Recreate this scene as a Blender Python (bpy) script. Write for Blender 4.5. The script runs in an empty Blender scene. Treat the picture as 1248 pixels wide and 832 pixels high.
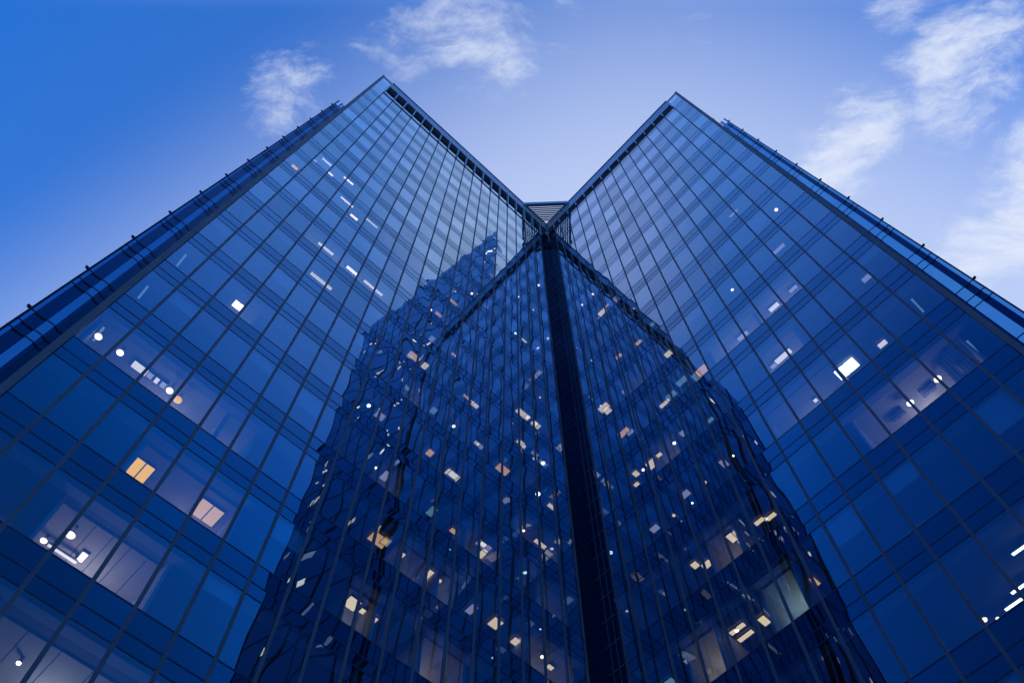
import bpy, math, random
from mathutils import Vector, Matrix
R_ = math.radians
rnd = random.Random(7)
sc = bpy.context.scene
COL = sc.collection

# ------------------------------------------------------------------ camera
EYE = 1.6
PITCH = 66.75
cd = bpy.data.cameras.new('camera'); cam = bpy.data.objects.new('camera', cd); COL.objects.link(cam)
cd.sensor_width = 36; cd.lens = 30.2885; cd.clip_start = .1; cd.clip_end = 6000
cam.location = (0, 0, EYE); cam.rotation_euler = (R_(90 + PITCH), 0, 0)
sc.camera = cam

# ------------------------------------------------------------------ sky, sun, exposure
SUN_EL, SUN_ROT = 5.0, 28.0
w = bpy.data.worlds.new('World'); sc.world = w; w.use_nodes = True
nt = w.node_tree; bg = nt.nodes['Background']
def N(t, **kw):
    n = nt.nodes.new(t)
    for k, v in kw.items(): setattr(n, k, v)
    return n
def lk(a, b): nt.links.new(a, b)
def M(op, a, b=None, clamp=False):
    n = N('ShaderNodeMath', operation=op, use_clamp=clamp)
    for i, v in enumerate((a, b)):
        if v is None: continue
        if isinstance(v, (int, float)): n.inputs[i].default_value = v
        else: lk(v, n.inputs[i])
    return n.outputs[0]
def smooth(v, lo, hi, a=0., b=1.):
    n = N('ShaderNodeMapRange', interpolation_type='SMOOTHSTEP'); lk(v, n.inputs[0])
    for i, q in enumerate((lo, hi, a, b)): n.inputs[1 + i].default_value = q
    return n.outputs[0]
def mixc(f, a, b, bt='MIX'):
    n = N('ShaderNodeMix', data_type='RGBA', blend_type=bt, clamp_factor=True)
    if isinstance(f, (int, float)): n.inputs[0].default_value = f
    else: lk(f, n.inputs[0])
    for i, v in ((6, a), (7, b)):
        if isinstance(v, tuple): n.inputs[i].default_value = v + (1,)
        else: lk(v, n.inputs[i])
    return n.outputs[2]
sky = N('ShaderNodeTexSky', sky_type='NISHITA', sun_disc=False)
sky.sun_elevation = R_(SUN_EL); sky.sun_rotation = R_(SUN_ROT); sky.ozone_density = 4.5
tc = N('ShaderNodeTexCoord'); sep = N('ShaderNodeSeparateXYZ'); lk(tc.outputs['Generated'], sep.inputs[0])
zz = M('MAXIMUM', sep.outputs[2], .06)
U = M('DIVIDE', sep.outputs[0], zz); V = M('DIVIDE', sep.outputs[1], zz)
uv = N('ShaderNodeCombineXYZ'); lk(U, uv.inputs[0]); lk(V, uv.inputs[1])
base = mixc(1., sky.outputs[0], (.08, .55, .88), 'MULTIPLY')
base = mixc(smooth(V, .0, -.35), base, mixc(1., base, (1.0, 1.36, 1.5), 'MULTIPLY'))  # unseen sky behind the viewer brightened to lift the glass reflections
base = mixc(smooth(V, -.3, -.85), base, mixc(1., base, (.40, .46, .46), 'MULTIPLY'))    # unseen low sky behind the viewer, darkened so lower glass mirrors navy
base = mixc(M('MULTIPLY', smooth(U, .02, -.45), smooth(V, -.12, -.5)), base, mixc(1., base, (.40, .47, .56), 'MULTIPLY'))    # unseen sky at back left, darkened again for the right wing's reflections
# evening glow towards the sunset, a thin veil of high haze
du = M('SUBTRACT', U, .12)
sq = M('SUBTRACT', M('SQRT', M('ADD', M('MULTIPLY', du, du), .022)), .148)
g = M('SUBTRACT', V, M('ADD', M('MULTIPLY', du, -.11), M('MULTIPLY', sq, .47)))
glow = M('ADD', smooth(g, -.5, -.08, 0., .055), smooth(g, -.135, .29, 0., .91))
base = mixc(M('MULTIPLY', glow, .97), base, (.59, .71, 1.02))
# made-up bright haze in the unseen sky overhead, added to lift facade reflections
vm = N('ShaderNodeMapping', vector_type='TEXTURE'); lk(uv.outputs[0], vm.inputs[0])
vm.inputs['Location'].default_value = (.02, -.10, 0); vm.inputs['Scale'].default_value = (.62, .46, 1)
vl = N('ShaderNodeVectorMath', operation='LENGTH'); lk(vm.outputs[0], vl.inputs[0])
veil = M('MULTIPLY', smooth(vl.outputs['Value'], 1.3, .1), smooth(V, .045, -.03))
base = mixc(M('MULTIPLY', veil, .9), base, (.21, .47, 1.08))
for c_, a_, col_ in (((.30, -.05, 0), .85, (.62, .76, 1.08)), ((-.32, -.08, 0), .8, (.52, .64, 1.12))):  # pale patches added in the unseen sky, for the upper glass to mirror
    pm = N('ShaderNodeMapping', vector_type='TEXTURE'); lk(uv.outputs[0], pm.inputs[0]); pm.inputs['Location'].default_value = c_; pm.inputs['Scale'].default_value = (.24, .13, 1)
    pl_ = N('ShaderNodeVectorMath', operation='LENGTH'); lk(pm.outputs[0], pl_.inputs[0])
    base = mixc(M('MULTIPLY', M('MULTIPLY', smooth(pl_.outputs['Value'], 1.3, .1), smooth(V, .04, -.02)), a_), base, col_)
# clouds lie on a plane far overhead: coordinates are direction / height
wv = N('ShaderNodeTexNoise'); wv.inputs['Scale'].default_value = 4.5; wv.inputs['Detail'].default_value = 6
lk(uv.outputs[0], wv.inputs[0])
off = N('ShaderNodeVectorMath', operation='MULTIPLY_ADD'); lk(wv.outputs['Color'], off.inputs[0])
off.inputs[1].default_value = (.13, .13, 0); lk(uv.outputs[0], off.inputs[2])
mp = N('ShaderNodeMapping'); lk(off.outputs[0], mp.inputs[0]); mp.inputs['Rotation'].default_value = (0, 0, R_(62)); mp.inputs['Scale'].default_value = (1.0, 1.7, 1)
n1 = N('ShaderNodeTexNoise'); lk(mp.outputs[0], n1.inputs[0]); n1.inputs['Scale'].default_value = 8.5
n1.inputs['Detail'].default_value = 11; n1.inputs['Roughness'].default_value = .68; n1.inputs['Lacunarity'].default_value = 2.1
mp2 = N('ShaderNodeMapping'); lk(off.outputs[0], mp2.inputs[0]); mp2.inputs['Rotation'].default_value = (0, 0, R_(-48)); mp2.inputs['Scale'].default_value = (9., 30., 1)
n2 = N('ShaderNodeTexNoise'); lk(mp2.outputs[0], n2.inputs[0]); n2.inputs['Scale'].default_value = 1.6; n2.inputs['Detail'].default_value = 9; n2.inputs['Roughness'].default_value = .6
nmix = M('SUBTRACT', M('ADD', M('MULTIPLY', n1.outputs[0], .95), M('MULTIPLY', n2.outputs[0], .45)), .18)
def blob(cu, cv, ru, rv, rot, amp):
    m = N('ShaderNodeMapping', vector_type='TEXTURE'); lk(off.outputs[0], m.inputs[0])
    m.inputs['Location'].default_value = (cu + .065, cv + .065, 0); m.inputs['Rotation'].default_value = (0, 0, R_(rot)); m.inputs['Scale'].default_value = (ru, rv, 1)
    l = N('ShaderNodeVectorMath', operation='LENGTH'); lk(m.outputs[0], l.inputs[0])
    return smooth(l.outputs['Value'], 1.25, 0., 0., amp)
cov = None
for b in [(.375, .19, .15, .22, 35, 1.03), (.49, .10, .17, .22, -20, 1.02), (.60, .26, .16, .30, 18, 1.04), (.43, .03, .16, .09, 0, .85),
          (-.04, .075, .26, .15, 0, .90), (.045, .02, .13, .10, 0, .80), (-.245, .13, .17, .13, -25, .90), (.20, .06, .10, .13, 20, .74), (.26, .09, .07, .07, 0, .68),
          (1.5, -.6, 1.0, .7, 20, .5), (-1.4, -.5, .8, .6, 0, .35), (1.15, .9, .6, .7, 0, .6)]:
    o = blob(*b); cov = o if cov is None else M('MAXIMUM', cov, o)
dens = M('ADD', nmix, M('SUBTRACT', cov, .80))
cl = M('MULTIPLY', smooth(dens, .42, .84), M('ADD', M('MULTIPLY', cov, .55), .34), True)
base = mixc(cl, base, (.84, .91, 1.07))
lk(base, bg.inputs[0]); bg.inputs[1].default_value = .1
sun_d = bpy.data.lights.new('sun', 'SUN'); sun_d.energy = .02; sun_d.angle = R_(10); sun_d.color = (1, .8, .65)
sun = bpy.data.objects.new('sun', sun_d); COL.objects.link(sun)
sun.rotation_euler = (R_(90 - SUN_EL), 0, R_(180 - SUN_ROT))
vs = sc.view_settings
vs.view_transform = 'Standard'; vs.look = 'None'; vs.gamma = 1; vs.use_curve_mapping = False; vs.exposure = 3.2
EXP = 2 ** vs.exposure
sc.cycles.max_bounces = 12; sc.cycles.glossy_bounces = 6; sc.cycles.transparent_max_bounces = 24
sc.cycles.transmission_bounces = 4; sc.cycles.diffuse_bounces = 2
sc.cycles.caustics_reflective = False; sc.cycles.caustics_refractive = False
sc.cycles.use_denoising = True; sc.cycles.sample_clamp_indirect = 2.0

# ------------------------------------------------------------------ materials
def mat(name, col, rough=.6, metal=0., spec=.5, var=0., scale=3., emit=None, estr=0.):
    m = bpy.data.materials.new(name); m.use_nodes = True; t = m.node_tree
    b = t.nodes['Principled BSDF']
    b.inputs['Base Color'].default_value = tuple(col) + (1,); b.inputs['Roughness'].default_value = rough
    b.inputs['Metallic'].default_value = metal; b.inputs['Specular IOR Level'].default_value = spec
    if var:
        c = t.nodes.new('ShaderNodeTexCoord'); n = t.nodes.new('ShaderNodeTexNoise'); n.inputs['Scale'].default_value = scale; n.inputs['Detail'].default_value = 6
        t.links.new(c.outputs['Object'], n.inputs[0])
        r = t.nodes.new('ShaderNodeMapRange'); r.inputs[1].default_value = .3; r.inputs[2].default_value = .7; r.inputs[3].default_value = 1 - var; r.inputs[4].default_value = 1 + var
        t.links.new(n.outputs[0], r.inputs[0])
        x = t.nodes.new('ShaderNodeVectorMath'); x.operation = 'SCALE'; x.inputs[0].default_value = col; t.links.new(r.outputs[0], x.inputs['Scale'])
        t.links.new(x.outputs[0], b.inputs['Base Color'])
    if emit:
        b.inputs['Emission Color'].default_value = tuple(emit) + (1,); b.inputs['Emission Strength'].default_value = estr / EXP
    return m
def glass(name, r0, power, tint, trans, rough=0., opaque=None, top=1.):
    """coated architectural glass: mirror share rises towards grazing angles"""
    m = bpy.data.materials.new(name); m.use_nodes = True; t = m.node_tree
    for n in list(t.nodes):
        if n.type == 'BSDF_PRINCIPLED': t.nodes.remove(n)
    out = t.nodes['Material Output']
    lw = t.nodes.new('ShaderNodeLayerWeight'); lw.inputs[0].default_value = .5
    p = t.nodes.new('ShaderNodeMath'); p.operation = 'POWER'; t.links.new(lw.outputs['Facing'], p.inputs[0]); p.inputs[1].default_value = power
    f = t.nodes.new('ShaderNodeMath'); f.operation = 'MULTIPLY_ADD'; t.links.new(p.outputs[0], f.inputs[0]); f.inputs[1].default_value = top - r0; f.inputs[2].default_value = r0
    gi = t.nodes.new('ShaderNodeNewGeometry'); ri = t.nodes.new('ShaderNodeMapRange'); t.links.new(gi.outputs['Random Per Island'], ri.inputs[0])
    ri.inputs[3].default_value = .80; ri.inputs[4].default_value = 1.08   # coating differs a little from pane to pane
    f0 = f; f = t.nodes.new('ShaderNodeMath'); f.operation = 'MULTIPLY'; f.use_clamp = True; t.links.new(f0.outputs[0], f.inputs[0]); t.links.new(ri.outputs[0], f.inputs[1])
    gl = t.nodes.new('ShaderNodeBsdfGlossy'); gl.inputs['Color'].default_value = tuple(tint) + (1,); gl.inputs['Roughness'].default_value = rough
    if opaque: tr = t.nodes.new('ShaderNodeBsdfDiffuse'); tr.inputs['Color'].default_value = tuple(opaque) + (1,)
    else: tr = t.nodes.new('ShaderNodeBsdfTransparent'); tr.inputs['Color'].default_value = tuple(trans) + (1,)
    mx = t.nodes.new('ShaderNodeMixShader'); t.links.new(f.outputs[0], mx.inputs[0]); t.links.new(tr.outputs[0], mx.inputs[1]); t.links.new(gl.outputs[0], mx.inputs[2])
    t.links.new(mx.outputs[0], out.inputs[0])
    return m
G_VIS = glass('vision_glass', .12, 1.9, (.68, .84, 1.), (.66, .71, .78))
G_SPAN = glass('spandrel_glass', .10, 2.05, (.55, .78, 1.), None, opaque=(.004, .010, .03), top=.92)
G_DARK = glass('dark_glass', .07, 3.2, (.45, .55, .8), None, opaque=(.012, .015, .03), top=.5)
G_FIN = glass('screen_glass', .04, 4.0, (.5, .75, 1.), (.24, .50, .77), top=.22)
MULL = mat('mullion_metal', (.32, .165, .17), .5, 0., spec=.3, var=.12, scale=.7)
RAIL = mat('shaft_rail_metal', (.20, .14, .15), .4, .3)
TRAN = mat('transom_metal', (.05, .04, .07), .5, .2)
POST = mat('pale_post', (.80, .70, .68), .5, .2)
FASC = mat('fascia_metal', (.58, .54, .60), .45, .4, var=.1, scale=.3)
LOUV = mat('louvre_metal', (.05, .05, .08), .6, .2, var=.2)
G_FINL = glass('screen_glass_deep', .04, 4.0, (.5, .75, 1.), (.14, .40, .64), top=.22)
G_FIND = glass('fin_dark_glass', .09, 3., (.35, .55, .9), None, opaque=(.012, .03, .08), top=.35)
DARKM = mat('dark_metal', (.006, .009, .02), .5, .1, spec=.3, var=.3, scale=.5)
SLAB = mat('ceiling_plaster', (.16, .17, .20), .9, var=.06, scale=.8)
BLIND = mat('blind_box', (.42, .47, .55), .8, var=.08, scale=1.)
CORE = mat('core_wall', (.10, .11, .13), .9, var=.2, scale=.3)
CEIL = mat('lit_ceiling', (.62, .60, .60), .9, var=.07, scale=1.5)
PART = mat('partition', (.45, .44, .44), .9)
L_WARM = mat('lamp_warm', (.8, .8, .8), emit=(1, .80, .56), estr=3.6)
L_WHITE = mat('lamp_white', (.8, .8, .8), emit=(.80, 1, .98), estr=5.5)
L_PALE = mat('lamp_pale', (.8, .8, .8), emit=(1, .90, .80), estr=1.15)
L_ORANGE = mat('lamp_orange', (.8, .8, .8), emit=(1, .50, .0), estr=1.5)
L_PEACH = mat('lamp_peach', (.8, .8, .8), emit=(1, .56, .22), estr=.85)
L_CREAM = mat('lamp_cream', (.8, .8, .8), emit=(1, .78, .46), estr=1.15)
L_DIM = mat('lamp_dim', (.8, .8, .8), emit=(.62, .66, .86), estr=.5)
L_SPARK = mat('lamp_spark', (.8, .8, .8), emit=(1, .84, .66), estr=14.)
L_PATCH = mat('lamp_patch', (.8, .8, .8), emit=(1, .84, .62), estr=2.3)
L_PATCHC = mat('lamp_patch_cool', (.8, .8, .8), emit=(.80, .92, .95), estr=2.2)
L_CYAN = mat('lamp_cyan', (.8, .8, .8), emit=(.30, .62, .75), estr=.45)
GREYM = mat('lamp_grey_metal', (.3, .3, .32), .5, .4)

# ------------------------------------------------------------------ mesh helpers
class MB:
    def __init__(s): s.v = []; s.f = []; s.sm = []
    def box(s, x0, x1, y0, y1, z0, z1):
        b = len(s.v)
        s.v += [(x, y, z) for z in (z0, z1) for y in (y0, y1) for x in (x0, x1)]
        for q in ((0, 2, 3, 1), (4, 5, 7, 6), (0, 1, 5, 4), (2, 6, 7, 3), (0, 4, 6, 2), (1, 3, 7, 5)):
            s.f.append(tuple(b + i for i in q)); s.sm.append(False)
        return s
    def poly(s, pts):
        b = len(s.v); s.v += [tuple(p) for p in pts]; s.f.append(tuple(range(b, b + len(pts)))); s.sm.append(False); return s
    def prism(s, pts, z0, z1):
        b = len(s.v); n = len(pts)
        s.v += [(x, y, z0) for x, y in pts] + [(x, y, z1) for x, y in pts]
        s.f.append(tuple(b + i for i in reversed(range(n)))); s.f.append(tuple(b + n + i for i in range(n)))
        for i in range(n): s.f.append((b + i, b + (i + 1) % n, b + n + (i + 1) % n, b + n + i))
        s.sm += [False] * (n + 2); return s
    def lathe(s, prof, seg=20, c=(0, 0, 0)):
        b = len(s.v)
        for r, z in prof:
            for k in range(seg):
                a = 2 * math.pi * k / seg; s.v.append((c[0] + r * math.cos(a), c[1] + r * math.sin(a), c[2] + z))
        for i in range(len(prof) - 1):
            for k in range(seg):
                s.f.append((b + i * seg + k, b + i * seg + (k + 1) % seg, b + (i + 1) * seg + (k + 1) % seg, b + (i + 1) * seg + k)); s.sm.append(True)
        for i, rev in ((0, True), (len(prof) - 1, False)):
            q = [b + i * seg + k for k in range(seg)]; s.f.append(tuple(reversed(q) if rev else q)); s.sm.append(False)
        return s
    def pane(s, x0, x1, z0, z1, r, nx=6, nz=6, amp=.0023, y=0.):
        """slightly buckled pane of glass facing -y, smooth"""
        b = len(s.v); a0 = amp * r.uniform(-1.0, 1.6); tx = amp * r.uniform(-1.1, 1.1); tz = amp * r.uniform(-1.1, 1.1)
        c1 = amp * r.uniform(-.8, .8); p1 = r.uniform(0, 6.28); c2 = amp * r.uniform(-.8, .8); p2 = r.uniform(0, 6.28)
        for j in range(nz + 1):
            q = j / nz
            for i in range(nx + 1):
                p = i / nx
                d = a0 * 4 * p * (1 - p) * (.35 + 2.6 * q * (1 - q)) + tx * (p - .5) + tz * (q - .5) + c1 * math.sin(5.2 * q + p1) * (.4 + p) + c2 * math.sin(4.4 * p + 1.5 * q + p2)
                s.v.append((x0 + (x1 - x0) * p, y + d, z0 + (z1 - z0) * q))
        for j in range(nz):
            for i in range(nx):
                k = b + j * (nx + 1) + i
                s.f.append((k, k + 1, k + nx + 2, k + nx + 1)); s.sm.append(True)
        return s
    def mesh(s, name, m):
        me = bpy.data.meshes.new(name); me.from_pydata(s.v, [], s.f); me.materials.append(m)
        me.polygons.foreach_set('use_smooth', s.sm); me.update(); return me
    def build(s, name, m, parent=None, **props):
        o = bpy.data.objects.new(name, s.mesh(name, m)); COL.objects.link(o)
        if parent: o.parent = parent
        for k, v in props.items(): o[k] = v
        return o
def thing(name, label, cat, loc=(0, 0, 0), rz=0., group=None):
    o = bpy.data.objects.new(name, None); COL.objects.link(o); o.location = loc; o.rotation_euler = (0, 0, rz); o.empty_display_size = .3
    o['label'] = label; o['category'] = cat
    if group: o['group'] = group
    return o
def tag(o, label, cat, group=None):
    o['label'] = label; o['category'] = cat
    if group: o['group'] = group
    return o

# ------------------------------------------------------------------ site plan (metres)
S = 3.7
C = Vector((1.02224 * S, 6.94876 * S, 0))                      # inner corner of the two wings
UL = Vector((-.73224, -.68105, 0)); UR = Vector((.68105, -.73224, 0))
AL = .31321 * S; AR = .33665 * S
WL = 20 * AL; WR = 15.5 * AR
HL = S; HR = 1.18532 * S
ZL0 = EYE + S * 7.40935; ZR0 = EYE + S * 10.83713               # sill height of storey 0
ROOF = 93.6
VIS, MID = .665, .797                                            # window head, mid transom (share of a storey)

# ground
gm = bpy.data.materials.new('paving'); gm.use_nodes = True; t = gm.node_tree
br = t.nodes.new('ShaderNodeTexBrick'); br.inputs['Color1'].default_value = (.20, .20, .21, 1); br.inputs['Color2'].default_value = (.25, .25, .26, 1); br.inputs['Mortar'].default_value = (.1, .1, .1, 1)
br.inputs['Scale'].default_value = 1.; br.inputs['Mortar Size'].default_value = .008; c_ = t.nodes.new('ShaderNodeTexCoord'); t.links.new(c_.outputs['Object'], br.inputs[0])
t.links.new(br.outputs[0], t.nodes['Principled BSDF'].inputs['Base Color']); t.nodes['Principled BSDF'].inputs['Roughness'].default_value = .8
MB().poly([(-900, -900, 0), (900, -900, 0), (900, 900, 0), (-900, 900, 0)]).build('ground', gm, None, kind='structure')

# camera maths, only used to choose which panes show largest
cr = cam.rotation_euler.to_matrix()
def px(P):
    d = cr.transposed() @ (P - Vector((0, 0, EYE)))
    if d.z > -.01: return None
    return (512 + d.x / -d.z * 861.5, 341 - d.y / -d.z * 861.5)

# ------------------------------------------------------------------ a glass wing
def wing(label, origin, rz, W, xs, h, z0, j0, j1, zl, corner, lx0, lx1, seed, endfin):
    """local x along the facade, y into the building, z up; xs = mullion positions; vision storeys j0..j1-1; louvre band from zl up"""
    r = random.Random(seed)
    root = thing('glass_office_wing', label, 'office building', origin, rz)
    DEP = 9.0
    # solid core, slabs, blind boxes
    MB().box(.3, W - .3, 7.0, DEP, 0, ROOF - .4).build('core_wall', CORE, root)
    MB().box(.05, W - .02, .35, DEP + 6, ROOF - .4, ROOF - .1).build('roof_slab', SLAB, root)
    MB().box(0., .12, .2, DEP, 0, ROOF - .5).build('end_wall', CORE, root)
    MB().box(W - .14, W - .02, .2, DEP, 0, ROOF - .5).build('end_wall', CORE, root)
    for j in range(j0, j1):
        zs = z0 + j * h
        if zs + h < 1: continue
        MB().box(.13, W - .15, .16, 6.99, zs + .735 * h, zs + h - .02).build('floor_slab', SLAB, root)
        MB().box(.14, W - .16, .30, .62, zs + .685 * h, zs + .733 * h).build('blind_box', BLIND, root)
    # glazing
    panes = []; stuff = MB()
    gx = [x for x in xs]
    for j in range(j0, j1):
        zs = z0 + j * h
        lo = max(zs, .1); hi = zs + VIS * h
        if hi < 1: continue
        top = j == j1 - 1
        sp1, sp2 = MB(), MB()
        for a, b in zip(gx[:-1], gx[1:]):
            mid = Vector(origin) + Matrix.Rotation(rz, 3, 'Z') @ Vector(((a + b) / 2, 0, (lo + hi) / 2))
            q = px(mid); area = 0
            if q and -30 < q[0] < 1054 and -30 < q[1] < 712:
                area = 1 / max((mid - Vector((0, 0, EYE))).length, 1) ** 2
            panes.append((area, a, b, lo, hi))
            sp1.pane(a, b, hi, zs + MID * h, r, 6, 2, .0014); sp2.pane(a, b, zs + MID * h, zs + h, r, 6, 2, .0014)
        sp1.build('spandrel_panel', G_SPAN, root); sp2.build('spandrel_panel', G_SPAN, root)
    panes.sort(key=lambda q: -q[0])
    for k, (ar, a, b, lo, hi) in enumerate(panes):
        if k < 100 and ar > 0: MB().pane(a, b, lo, hi, r).build('window_pane', G_VIS, root)
        else: stuff.pane(a, b, lo, hi, r)
    stuff.build('window_pane', G_VIS, root, kind='stuff')
    zt = z0 + j1 * h
    fill = MB()                                                   # glass strip under the louvres and the full-height end bay
    for a, b in zip(gx[:-1], gx[1:]):
        inl = a > lx0 - .01 and b < lx1 + .01
        if zl - zt > .3: fill.pane(a, b, zt, zl, r, 6, 2)
        if not inl: fill.pane(a, b, zl, ROOF - 1.3, r); fill.pane(a, b, ROOF - 1.3, ROOF - .05, r)
    fill.build('window_pane', G_VIS, root, kind='stuff')
    # transoms
    for j in range(j0, j1 + 1):
        for f in (0, VIS, MID):
            z = z0 + (j + f) * h
            if z < .3 or z > zl - .15: continue
            MB().box(gx[0], gx[-1], -.008, .04, z - .022, z + .022).build('transom', TRAN, root)
    # mullions: twin ribs with a groove between
    for k, x in enumerate(xs):
        top = zl if lx0 - .01 < x < lx1 + .01 else ROOF - .06
        wd = .052
        m = MB().box(x - wd, x - wd * .33, -.02, .05, 0, top).box(x + wd * .33, x + wd, -.02, .05, 0, top).box(x - wd * .33, x + wd * .33, -.01, .05, 0, top)
        m.build('mullion', MULL, root)
    # louvre band: recessed slats, pale posts, fascia
    cx = [x for x in xs if lx0 - .01 < x < lx1 + .01]
    if corner == 'high': cx = cx + ([W - .05] if cx[-1] < W - .3 else [])
    else: cx = ([.05] if cx[0] > .3 else []) + cx
    for a, b in zip(cx[:-1], cx[1:]):
        m = MB(); n = 6
        for i in range(n):
            z = zl + .5 + i * (ROOF - 2.7 - zl - .5) / n
            m.poly([(a, .25, z + .20), (b, .25, z + .20), (b, .75, z), (a, .75, z)]).poly([(a, .25, z + .24), (a, .75, z + .04), (b, .75, z + .04), (b, .25, z + .24)])
        m.box(a, b, .85, .95, zl, ROOF - 2.5)
        m.build('roof_louvre', LOUV, root)
    for x in cx: MB().box(x - .055, x + .055, -.13, .12, zl, ROOF - .13).build('louvre_post', POST, root)
    MB().box(cx[0], cx[-1], -.12, .9, ROOF - 2.4, ROOF - .12).box(cx[0], cx[-1], -.20, .9, ROOF - .12, ROOF).build('fascia', FASC, root)
    MB().box(cx[0], cx[-1], -.05, .9, zl - .12, zl + .06).build('louvre_sill', TRAN, root)
    # the free end: pale corner frame
    ex = 0. if corner == 'high' else W
    MB().box(ex - .10, ex + .12, -.12, .1, 0, ROOF - .02).build('edge_frame', MULL, root)
    MB().box(min(xs[0], 0), W if corner == 'low' else xs[1], -.05, .2, ROOF - .05, ROOF + .02).build('parapet_cap', FASC, root)
    # narrow glazed side bay beyond the free end: strips of glass and dark metal, lower than the roof, tapering upwards
    w0, w1, ztop, bands = endfin
    scr = bpy.data.objects.new('side_bay', None); COL.objects.link(scr); scr.parent = root; scr.location = (ex, 0, 0)
    s = -1 if corner == 'high' else 1
    wid = lambda z: w0 + (w1 - w0) * max(0., z - 15) / (ztop - 15)
    for f0, f1, kind in bands:
        m = {'d': G_FIND, 'g': G_FINL if s < 0 else G_FIN, 'k': G_DARK, 'm': TRAN}[kind]
        ya, yb = {'d': (.12, .20), 'g': (.10, .13), 'k': (.14, .18), 'm': (.02, .22)}[kind]
        tz = ztop - (1.6 if kind == 'd' else 0.)
        q = MB(); xs4 = []
        for z in (0, 15, tz): xs4.append((s * (.13 + f0 * (wid(z) - .13)), s * (.13 + f1 * (wid(z) - .13)), z))
        for lo_, hi_ in zip(xs4[:-1], xs4[1:]):
            b = len(q.v)
            for xa, xb, z in (lo_, hi_): q.v += [(xa, ya, z), (xb, ya, z), (xb, yb, z), (xa, yb, z)]
            q.f += [(b, b + 1, b + 5, b + 4), (b + 1, b + 2, b + 6, b + 5), (b + 2, b + 3, b + 7, b + 6), (b + 3, b, b + 4, b + 7)]; q.sm += [False] * 4
        q.f += [(3, 2, 1, 0), (12, 13, 14, 15)]; q.sm += [False] * 2
        q.build({'d': 'dark_strip', 'g': 'glass_strip', 'k': 'dark_glass_strip', 'm': 'edge_post'}[kind], m, scr)
    for j in range(j0, j1):
        for f in (0, .20, .335):
            z = z0 + (j - f) * h
            if .5 < z < ztop - .3:
                a, b = sorted((s * .13, s * (wid(z) + .02))); MB().box(a, b, .075, .098, z - .022, z + .022).build('screen_rail', TRAN, scr)
            if f == 0 and 2 < z < ztop - .5:
                a, b = sorted((s * (wid(z) - .02), s * (wid(z) + .10))); MB().box(a, b, .03, .12, z - .03, z + .04).box(*sorted((s * (wid(z) + .06), s * (wid(z) + .13))), .06, .09, z, z + .10).build('rail_bracket', DARKM, scr)
    return root

ang = lambda v: math.atan2(v.y, v.x)
L_O = C + UL * WL; L_R = ang(-UL)
R_O = C.copy(); R_R = ang(UR)
xsL = [i * AL for i in range(0, 20)]                              # last bay before the corner is the dark shaft
xsR = [(k + 1.5) * AR for k in range(-1, 15)]
xsR[0] = .5 * AR + .45
wing_l = wing('glass office wing on the left with a warm lit lamp row and orange ceiling panel', L_O, L_R, WL, xsL, HL, ZL0, -8, 16, ZL0 + 15.68 * HL, 'high', AL, 30, 3,
              (1.40, .76, 72.4, [(0, .19, 'k'), (.19, .29, 'd'), (.29, .53, 'g'), (.53, .86, 'd'), (.86, .98, 'g'), (.98, 1, 'm')]))
wing_r = wing('glass office wing on the right with cool tube lights and a brilliant white panel', R_O, R_R, WR, xsR, HR, ZR0, -10, 11, ZR0 + 10.95 * HR, 'low', 0, 14.5 * AR, 5,
              (1.22, .68, 74.0, [(0, .12, 'd'), (.12, .54, 'g'), (.54, .81, 'd'), (.81, .975, 'g'), (.975, 1, 'm')]))

# ------------------------------------------------------------------ dark shaft in the inner corner, slatted canopy over it
sh = thing('corner_shaft', 'dark narrow shaft running up the inner corner between the two glass wings', 'shaft', C, R_R)
WBL = AL * 1.0 - .08; WBR = xsR[0] - .08
m = MB(); m2 = MB()
z = 0.
while z < 88.:
    z1 = z + 1.46
    m.box(.02, WBR, .0, .12, z, z1 - .05); m2.box(.0, .12, -WBL, -.02, z, z1 - .05); z = z1
m.build('shaft_panel', G_DARK, sh); m2.build('shaft_panel', G_DARK, sh)
MB().box(-.02, .03, -.06, .02, 0, 90).build('shaft_mullion', MULL, sh)
for f_ in (.36, .70):
    MB().box(WBR * f_ - .02, WBR * f_ + .02, -.02, .01, 0, 88).build('shaft_mullion', RAIL, sh); MB().box(-.01, .02, -WBL * f_ - .02, -WBL * f_ + .02, 0, 88).build('shaft_mullion', RAIL, sh)
z = 1.46
while z < 88:
    MB().box(-.02, WBR, -.03, .02, z - .07, z).box(-.02, .03, -WBL, -.03, z - .07, z).build('shaft_rail', RAIL, sh); z += 1.46

can = thing('corner_canopy', 'slatted roof canopy spanning the inner corner between the two wings', 'canopy', C, R_R)
A = 3.0 * AL
k = .25
while k < 1.0:
    a = A * k; t_ = .17
    MB().prism([(a, 0 - .02), (.02, -a), (.02, -a - t_), (a + t_, -.02)], ROOF - .30, ROOF - .16).build('canopy_slat', FASC if k > .93 else POST, can)
    k += .083
MB().prism([(A, -.02), (.02, -A), (.02, -A - .3), (A + .3, -.02)], ROOF - .7, ROOF + .05).build('canopy_beam', FASC, can)

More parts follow.
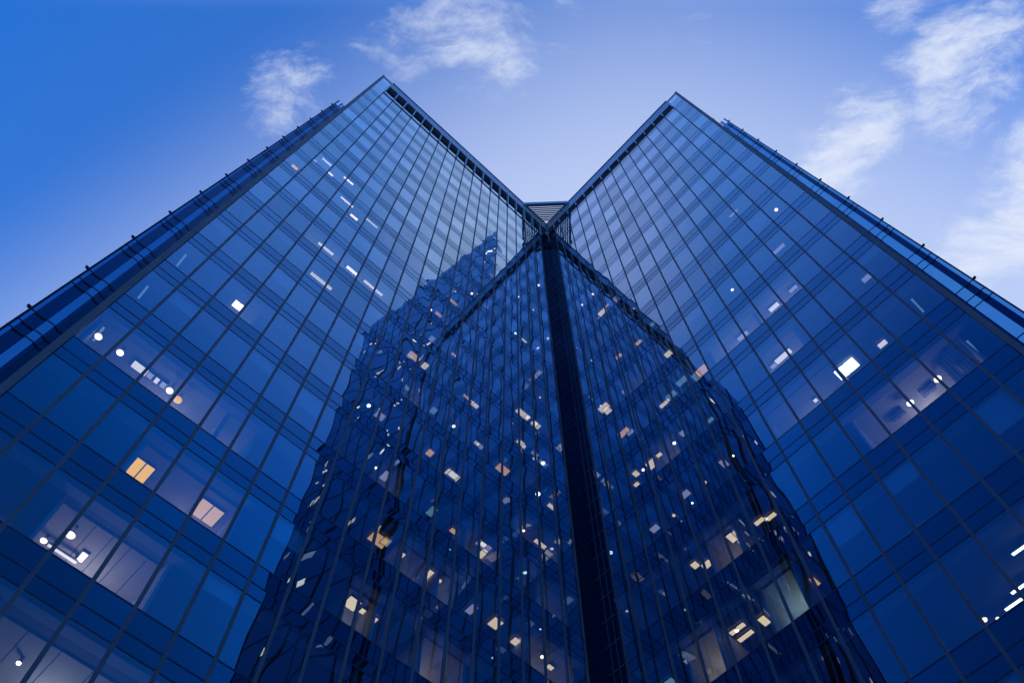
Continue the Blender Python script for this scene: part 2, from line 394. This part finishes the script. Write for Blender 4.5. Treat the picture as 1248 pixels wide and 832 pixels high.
# ------------------------------------------------------------------ lit rooms
WG = {'L': (L_O, L_R, wing_l, AL, 0., HL, ZL0), 'R': (R_O, R_R, wing_r, AR, 1.5, HR, ZR0)}
def loc(wg, i, j, dep, dz=0.):
    o, rz, root, a, i0, h, z0 = WG[wg]
    return Vector(o) + Matrix.Rotation(rz, 3, 'Z') @ Vector(((i + i0) * a, dep, z0 + (j + .735) * h + dz))
def room(wg, i0, i1, j, d0, d1, power, col, panels=0, lx=None, ceil=CEIL):
    """pale ceiling with partitions either side, lit by one soft lamp deeper in the room"""
    o, rz, root, a, off_, h, z0 = WG[wg]
    x0, x1 = (i0 + off_) * a, (i1 + off_) * a; zc = z0 + (j + .735) * h; zf = z0 + j * h
    m = MB()
    if panels:
        n = max(1, round((x1 - x0) / panels))
        for q in range(n): m.box(x0 + (x1 - x0) * q / n + .012, x0 + (x1 - x0) * (q + 1) / n - .012, d0, d1, zc - .05, zc - .012)
    else: m.box(x0, x1, d0, d1, zc - .05, zc - .012)
    m.build('ceiling_panel', ceil, root)
    for x in (x0, x1): MB().box(x - .05, x + .05, .7, 6.98, zf, zc - .06).build('partition', PART, root)
    ld = bpy.data.lights.new('room_light', 'POINT'); ld.energy = power / EXP; ld.color = col; ld.shadow_soft_size = .25
    lo_ = bpy.data.objects.new('room_light', ld); COL.objects.link(lo_); lo_.parent = root; lo_.location = ((x0 + x1) / 2 if lx is None else (lx + off_) * a, max(2.6, d1 * .7), zc - .95)
_mesh = {}
def shared(key, fn):
    if key not in _mesh: _mesh[key] = fn()
    return _mesh[key]
def put(parent, name, me):
    o = bpy.data.objects.new(name, me); COL.objects.link(o); o.parent = parent; return o
def pendant(wg, i, j, dep, label, m=L_WARM, rad=.13, drop=.24, group=None):
    t = thing('pendant_lamp', label, 'lamp', loc(wg, i, j, dep, -.055), WG[wg][1], group)
    put(t, 'cord', shared(('c', drop), lambda: MB().lathe([(.012, -drop), (.012, 0)], 6).lathe([(.05, -.02), (.05, 0)], 10).mesh('cord', GREYM)))
    put(t, 'lamp_shade', shared(('s', rad, drop), lambda: MB().lathe([(.04, -drop), (rad * .8, -drop - .04), (rad, -drop - .10), (rad * .98, -drop - .11)], 20).mesh('lamp_shade', GREYM)))
    put(t, 'diffuser', shared(('d', rad, drop, m.name), lambda: MB().lathe([(rad * .5, -drop - .155), (rad * .85, -drop - .135), (rad * .96, -drop - .105), (rad * .9, -drop - .09)], 20).mesh('diffuser', m)))
    return t
def panel(wg, i, j, dep, sx, sy, label, m, group=None, cat='lamp', split=0):
    t = thing('ceiling_light', label, cat, loc(wg, i, j, dep, -.055), WG[wg][1], group)
    def fr():
        q = MB(); f = .03
        q.box(-sx / 2 - f, sx / 2 + f, -sy / 2 - f, -sy / 2, -.06, 0).box(-sx / 2 - f, sx / 2 + f, sy / 2, sy / 2 + f, -.06, 0).box(-sx / 2 - f, -sx / 2, -sy / 2, sy / 2, -.06, 0).box(sx / 2, sx / 2 + f, -sy / 2, sy / 2, -.06, 0)
        if split: q.box(-.02, .02, -sy / 2, sy / 2, -.06, 0)
        return q.mesh('light_frame', GREYM)
    put(t, 'light_frame', shared(('f', sx, sy, split), fr))
    put(t, 'diffuser', shared(('p', sx, sy, m.name), lambda: MB().box(-sx / 2, sx / 2, -sy / 2, sy / 2, -.045, -.005).mesh('diffuser', m)))
    return t
def tube(wg, i, j, dep, ln, label, m=L_WHITE, along=True, group=None, drop=.18):
    t = thing('tube_light', label, 'lamp', loc(wg, i, j, dep, -.055), WG[wg][1] + (0 if along else math.pi / 2), group)
    put(t, 'light_body', shared(('tb', ln, drop), lambda: MB().box(-ln / 2, ln / 2, -.05, .05, -drop - .03, -drop + .03).box(-ln * .35 - .01, -ln * .35 + .01, -.01, .01, -drop, 0).box(ln * .35 - .01, ln * .35 + .01, -.01, .01, -drop, 0).mesh('light_body', GREYM)))
    put(t, 'diffuser', shared(('td', ln, drop, m.name), lambda: MB().box(-ln / 2 + .02, ln / 2 - .02, -.04, .04, -drop - .06, -drop - .032).mesh('diffuser', m)))
    return t

WARM = (1, .80, .62); COOL = (.80, .88, 1.); PALE = (.96, .92, .95)
# a few half-drawn roller blinds on dark storeys
for wg, spots in (('L', ((1, 0), (4, 0), (6, 0), (0, 2), (3, 2), (7, 2), (2, 3), (8, 3), (1, 5), (5, 5), (9, 5), (6, -3), (7, -2), (5, -5), (3, 8), (7, 8))),
                  ('R', ((9, 2), (11, 2), (7, 3), (12, 4), (8, 4), (13, -1), (12, -4), (9, -4), (8, -6), (11, -6), (6, 1), (10, 5), (5, 4), (7, -4)))):
    o, rz, root, a, off_, h, z0 = WG[wg]
    for i, j in spots:
        zt_ = z0 + (j + VIS) * h; d_ = rnd.uniform(.18, .62) * VIS * h
        MB().box((i + off_) * a + .05, (i + off_ + 1) * a - .05, .13, .15, zt_ - d_, zt_).box((i + off_) * a + .05, (i + off_ + 1) * a - .05, .11, .17, zt_ - d_ - .04, zt_ - d_).build('roller_blind', BLIND, root)
# left wing, direct view
room('L', .2, 4.55, -1, .70, 3.0, 30, PALE, lx=3.0)
room('L', 4.6, 5.6, -1, .70, 3.0, 8, PALE)
pendant('L', .40, -1, 1.05, 'round white pendant lamp at the far left end of the long lit row')
pendant('L', 1.12, -1, 1.06, 'round white pendant lamp second from the left in the long lit row')
panel('L', 1.80, -1, 1.30, .55, .30, 'small rectangular warm ceiling light midway along the long lit row', L_PALE)
for k_, (i, sx, l) in enumerate([(2.15, .20, 'narrow grey-blue light left in the run between lamp and orange pendant'), (2.38, .14, 'thin pale light midway in the run between lamp and orange pendant'), (2.6, .18, 'narrow pale light right in the run beside the third white pendant')]):
    panel('L', i, -1, 1.30, sx, .24, l, (L_DIM, L_PALE, L_DIM)[k_])
pendant('L', 2.84, -1, 1.12, 'round white pendant lamp beside the warm orange one in the long lit row')
pendant('L', 3.18, -1, 1.22, 'dull orange pendant lamp ending the long lit row', L_ORANGE, .16)
room('L', 3.2, 6.2, -2, .9, 3.0, 12, (1, .85, .75), lx=5.3, panels=1.1)
panel('L', 3.56, -2, 1.74, .62, .70, 'glowing orange ceiling panel alone on a dark storey left of its paler twin', L_ORANGE, split=1)
panel('L', 5.62, -2, 1.62, .80, .72, 'glowing pale peach ceiling panel right of the orange one', L_PEACH, split=1)
room('L', 2.55, 5.3, -3, 1.05, 3.4, 26, (1, .88, .86), panels=.55)
pendant('L', 3.16, -3, 1.45, 'round pendant lamp at the front edge of the panelled grey ceiling', L_WARM, .13)
pendant('L', 2.80, -3, 2.2, 'small clustered spotlight on the panelled grey ceiling', L_WARM, .10, .12)
tube('L', 3.3, -3, 2.25, .9, 'slim bare tube light crossing the panelled grey ceiling', L_PALE, True)
panel('L', 3.7, -3, 2.15, .16, .36, 'short bright light bar beside the slim tube under panelled ceiling', L_WARM)
room('L', 2.9, 6.6, -4, 1.2, 3.4, 20, (.92, .95, 1), panels=.8)
pendant('L', 3.9, -4, 1.95, 'tiny white spotlight on the lowest grey panelled ceiling', L_WHITE, .06, .06)
panel('L', 2.80, 1, .98, .40, .34, 'small warm square light alone high on left wing', L_WARM)
room('L', 2.5, 3.6, 1, .7, 2.4, 10, PALE)
panel('L', 4.86, 3, .82, 1.3, .18, 'cream strip of light on its own storey in the middle of left wing', L_CREAM)
panel('L', .6, 6, .80, .4, .3, 'little pink glowing light close to the upper left edge', L_ORANGE)
panel('L', 2.15, 7, .70, .45, .20, 'warm square light midway along the upper warm strip', L_PATCH)
panel('L', 1.05, 7, .70, .30, .16, 'faint peach light at the left start of the upper warm strip', L_PEACH)
panel('L', 4.55, 6, .70, .55, .20, 'warm light midway along the cream strip one storey lower', L_PATCH)
panel('L', 5.85, 4, .72, .8, .2, 'warm pale light near the middle of the long lit storey', L_PATCH)
tube('L', 1.6, 7, .20, .75, 'shorter upper light strip with a pink glow', L_PATCH, True, drop=.22)
tube('L', 3.15, 7, .20, .8, 'bright pink tail of the upper light strip', L_WARM, True, drop=.22)
tube('L', 3.75, 6, .20, 1.0, 'cream light strip one storey under the pink one', L_PATCH, True, drop=.22)
tube('L', 5.45, 6, .20, .9, 'pale tail of the cream light strip', L_PALE, True, drop=.22)
room('L', 3.1, 5.4, 4, .64, 2.2, 30, PALE)
room('L', 5.45, 8.2, 4, .64, 2.2, 26, PALE)
panel('L', 4.25, 4, .72, 1.0, .16, 'pale light strip at the left of the long lit storey', L_PALE)
panel('L', 7.1, 4, .72, 1.3, .16, 'pale light strip at the right of the long lit storey', L_PALE)
# left wing, near the corner
panel('L', 16.95, 4, .74, .95, .62, 'bright cream ceiling panel, left half of a glowing pair near the shaft', L_CREAM)
panel('L', 17.85, 4, .74, .60, .62, 'bright cream ceiling panel, right half of a glowing pair near the shaft', L_CREAM)
for i, j, d, m, l in [(18.2, 3, .80, L_WARM, 'yellow pendant lamp close left of the dark shaft'), (17.75, 3, .9, L_CREAM, 'creamy pendant lamp just left of a yellow one by the shaft'),
                      (17.7, 2, .75, L_WHITE, 'white pendant lamp two storeys under the cream panels'), (16.9, 3, .75, L_PALE, 'faint pendant lamp under the cream panel pair')]:
    pendant('L', i, j, d, l, m, .13, .12)
room('L', 16.9, 18.95, -1, .64, 2.6, 14, (1, .9, .6), panels=.9)
pendant('L', 17.75, -1, 1.0, 'warm pendant lamp in the olive lit room by the shaft', L_WARM, .09, .12)
for i0, i1, j, d0, d1, pw in [(16.2, 18.7, 1, .66, 2.2, 5), (17.3, 18.9, 0, .66, 2.2, 5), (12.6, 14.2, -2, .8, 2.6, 12), (9.9, 10.9, -2, .9, 2.6, 9), (13.8, 15.2, 0, .7, 2.4, 5),
                              (11.3, 12.4, -1, .8, 2.6, 6), (10.0, 11., 2, .64, 2., 10), (9.9, 10.9, 0, .66, 2.2, 7), (12.9, 13.6, -1, .8, 2.4, 9)]:
    room('L', i0, i1, j, d0, d1, pw, rnd.choice((PALE, WARM, COOL)))
# right wing, direct view
room('R', 6.2, 8.7, 0, .66, 2.6, 26, PALE)
room('R', 8.75, 11., 0, .66, 2.6, 26, PALE)
room('R', 7.9, 9.6, -1, .7, 2.4, 16, PALE)
panel('R', 9.5, 0, 1.3, .6, .26, 'white square ceiling light in the upper lit strip of right wing', L_PALE)
panel('R', 10.6, 0, 1.25, .5, .22, 'dim ceiling light at the right end of the upper lit strip', L_DIM)
panel('R', 7.7, 0, 1.35, .7, .26, 'lilac ceiling light at the left end of the upper lit strip', L_DIM)
panel('R', 8.6, -1, 1.45, .95, .30, 'white ceiling light in the short middle strip of right wing', L_PALE)
panel('R', 8.05, -1, 1.5, .35, .24, 'dim ceiling light left of the white one in the short strip', L_DIM)
panel('R', 10.15, -2, 1.50, 1.0, .58, 'brilliant white ceiling panel, brightest light on right wing', L_WHITE, split=1)
room('R', 6.9, 9.9, -2, .8, 2.4, 14, COOL)
panel('R', 8.6, -2, 1.72, .18, .18, 'tiny pink square light left of the brilliant white panel', L_PALE)
room('R', 9.25, 13.3, -3, .75, 3.0, 34, (1, .93, .92), lx=11.3)
pendant('R', 10.95, -3, 1.55, 'left one of two round white pendants in the large lit office', L_WHITE, .15, .18)
pendant('R', 12.03, -3, 1.48, 'right one of two round white pendants in the large lit office', L_WARM, .16, .18)
bm_ = thing('ceiling_duct', 'curved blue duct at the right end of the large lit office', 'duct', loc('R', 12.75, -3, 1.6, -.07), R_R)
q = MB()
for i_ in range(7): q.box(-.5 + i_ * .14, -.40 + i_ * .14, -1.0 + .45 * abs(i_ - 6) / 6, .9, -.16 - .02 * (i_ % 2), 0)
q.build('duct_slats', mat('duct_blue', (.10, .20, .42), .6), bm_); MB().lathe([(.11, -.9), (.11, .2)], 12, (0, 0, -.0)).build('duct_pipe', mat('duct_pipe', (.6, .5, .48), .6), bm_)
for k_, (i, l) in enumerate([(10.45, 'grille row left of the two white pendants'), (11.6, 'grille row between the two white pendants')]):
    t = thing('ceiling_grille', 'blue slatted ceiling ' + l, 'grille', loc('R', i, -3, 1.75, -.055), R_R)
    q = MB()
    for s_ in range(6): q.box(-.3 + s_ * .1, -.24 + s_ * .1, -.18, .18, -.12, 0)
    q.build('grille_slats', mat('grille_blue', (.12, .20, .40), .6), t)
tube('R', 11.1, -5, 1.55, 2.0, 'upper cool white tube light at the right edge', L_WHITE, True)
tube('R', 10.5, -5, 2.75, 2.2, 'lower cool white tube light at the right edge', L_WHITE, True)
tube('R', 9.5, -5, 3.15, .7, 'short white tube light near the sill under the long ones', L_WHITE, True)
pendant('R', 8.7, -5, 3.0, 'small warm spotlight left of the short tube light', L_WARM, .10, .1)
pendant('R', 8.95, -5, 3.25, 'tiny warm spotlight beside the short tube light', L_WARM, .06, .1)
pendant('R', 12.5, 2, .68, 'lone round white lamp high on right wing', L_WARM, .12, .35)
pendant('R', 8.55, 1, .68, 'lone small cream lamp left of centre on right wing', L_WARM, .09, .35)
panel('R', 11.3, 1, .95, .8, .22, 'dim grey ceiling light high on right wing below the lone round lamp', L_DIM)
panel('R', 10.9, 3, .72, .7, .16, 'faint grey ceiling light, topmost on right wing', L_DIM)
panel('R', 12.9, -1, 1.2, .5, .28, 'faint peach ceiling light near the right edge', L_DIM)
panel('R', 11.6, -2, 1.7, .4, .26, 'faint peach ceiling light right of the brilliant white panel', L_PALE)
for i, j, d, l in [(13.3, -2, 1.25, 'dim bluish light bar, upper of two by the right edge'), (13.4, -3, 1.45, 'dim bluish light bar, lower of two by the right edge')]:
    tube('R', i, j, d, .9, l, L_CYAN, False)
for k_, (i, j, d) in enumerate([(.3, -6, 1.2), (.35, -1, 1.05), (.3, 0, .95), (.35, 1, .85)]):
    tube('L', i, j, d, .7, ['dim blue light bar at the bottom of the left edge', 'dim blue light bar beside the first white pendant', 'dim blue light bar two storeys above the pendants', 'dim blue light bar three storeys above the pendants'][k_], L_CYAN, False)
# right wing, near the corner
for i0, i1, j, d0, d1, pw, c in [(1.5, 2.9, 1, .64, 2., 5, COOL), (2.0, 3.3, -1, .7, 2.4, 10, COOL), (3.0, 4.2, -3, .9, 2.6, 8, WARM), (4.2, 5.4, -4, .9, 3., 16, (.6, .95, 1.)), (1.2, 2.4, -4, .9, 3., 12, (1, .9, .6))]:
    room('R', i0, i1, j, d0, d1, pw, c)

# small lamps: some near the shaft, some deeper in the rooms where the facing wing mirrors them as sparks
def limit(wg, i, j):
    P = loc(wg, i, j, 0.); n = (Matrix.Rotation(-WG[wg][1], 3, 'Z') @ P.normalized())
    return .735 * WG[wg][5] * abs(n.y) / max(n.z, .2)              # deepest ceiling point seen from the court
side = {'L': 'left', 'R': 'right'}
for wg, n, lo, hi in (('R', 70, -.2, 14.2), ('L', 56, .2, 18.2)):
    for k in range(n):
        i = rnd.uniform(lo, hi); j = rnd.randint(-5, 9 if wg == 'R' else 12)
        dep = min(max(limit(wg, i, j) * rnd.uniform(1.2, 1.8) + .3, .9), 6)
        if rnd.random() < .3:
            pendant(wg, i, j, dep, 'small ceiling spotlight, a distant spark among many in the mirrored %s wing' % side[wg], L_SPARK, .15, .06, 'sparks of small lamps in the %s wing' % side[wg])
        else:
            panel(wg, i, j, dep, .9, .6, 'flat ceiling panel light, a pale patch among many in the mirrored %s wing' % side[wg], rnd.choice((L_PATCH, L_PATCH, L_PATCHC)), 'pale ceiling panels in the %s wing' % side[wg])
for wg, n, lo, hi, j0_, j1_ in (('L', 84, 8.4, 18.7, -3, 11), ('R', 66, -.2, 5.6, -4, 7)):
    for k in range(n):
        i = rnd.uniform(lo, hi); j = rnd.randint(j0_, j1_)
        if j > (4 + 1.05 * (i - 9) if wg == 'L' else 7.5 - 1.25 * i): continue
        dep = max(limit(wg, i, j) * rnd.uniform(.6, .93), .5 if j > 4 else .66)
        c = rnd.random()
        if c < .22: pendant(wg, i, j, dep, 'tiny lit ceiling lamp in the %s wing near the dark shaft' % side[wg], rnd.choice((L_WARM, L_CREAM, L_WARM, L_PALE, L_WHITE)), rnd.choice((.05, .07, .09)), .06, 'tiny lamps of the %s wing near the shaft' % side[wg])
        else: panel(wg, i, j, dep, rnd.choice((.3, .45, .7)), rnd.choice((.22, .34, .48)), 'small glowing ceiling panel in the %s wing near the dark shaft' % side[wg], rnd.choice((L_CREAM, L_DIM, L_CREAM, L_CYAN, L_CREAM, L_PEACH)), 'small ceiling panels of the %s wing near the shaft' % side[wg])

# ------------------------------------------------------------------ unseen towers added to shape the dark mass mirrored in the glass
def added_tower(name_label, E, d, ln, dep, H, seed):
    r = random.Random(seed)
    t = thing('added_mirror_tower', name_label, 'added tower', (E.x, E.y, 0), ang(d))
    MB().box(0, ln, -dep, 0, 0, H).build('tower_body', G_SPAN, t)
    m = MB(); z = 6.
    while z < H: m.box(0, ln, 0, .05, z, z + .9); z += 16.
    m.build('floor_band', TRAN, t)
    m = MB(); x = 0.
    while x < ln + .01: m.box(x - .2, x + .2, .06, .2, 0, H + .4); x += 9.
    m.build('mullion_grid', TRAN, t)
    for m_, n_ in ((L_PATCH, 24), (L_CREAM, 26), (L_DIM, 30)):
        m = MB()
        for k in range(n_):
            x = r.uniform(1, ln - 5); z = H * r.uniform(.18, .93); k_ = H / 480; s_ = r.uniform(1., 3.) * k_
            m.box(x, x + s_, .02, .1, z, z + r.uniform(1., 3.4) * k_)
        m.build('added_lit_window', m_, t, kind='stuff')  # made-up glowing windows, added only to speckle the reflection
def added_tower_between(label, a, b, H, seed):
    a = Vector((a[0] * S, a[1] * S, 0)); b = Vector((b[0] * S, b[1] * S, 0))
    added_tower(label, a, (b - a).normalized(), (b - a).length, 1.6, H * S, seed)
added_tower_between('unseen dark tower added on the right to widen the mirrored mass', (45.44, -20.37), (30.85, 1.25), 130, 11)
added_tower_between('unseen dark tower added on the left to widen the mirrored mass', (-17.3, -1.75), (-24.86, -8.29), 60, 12)
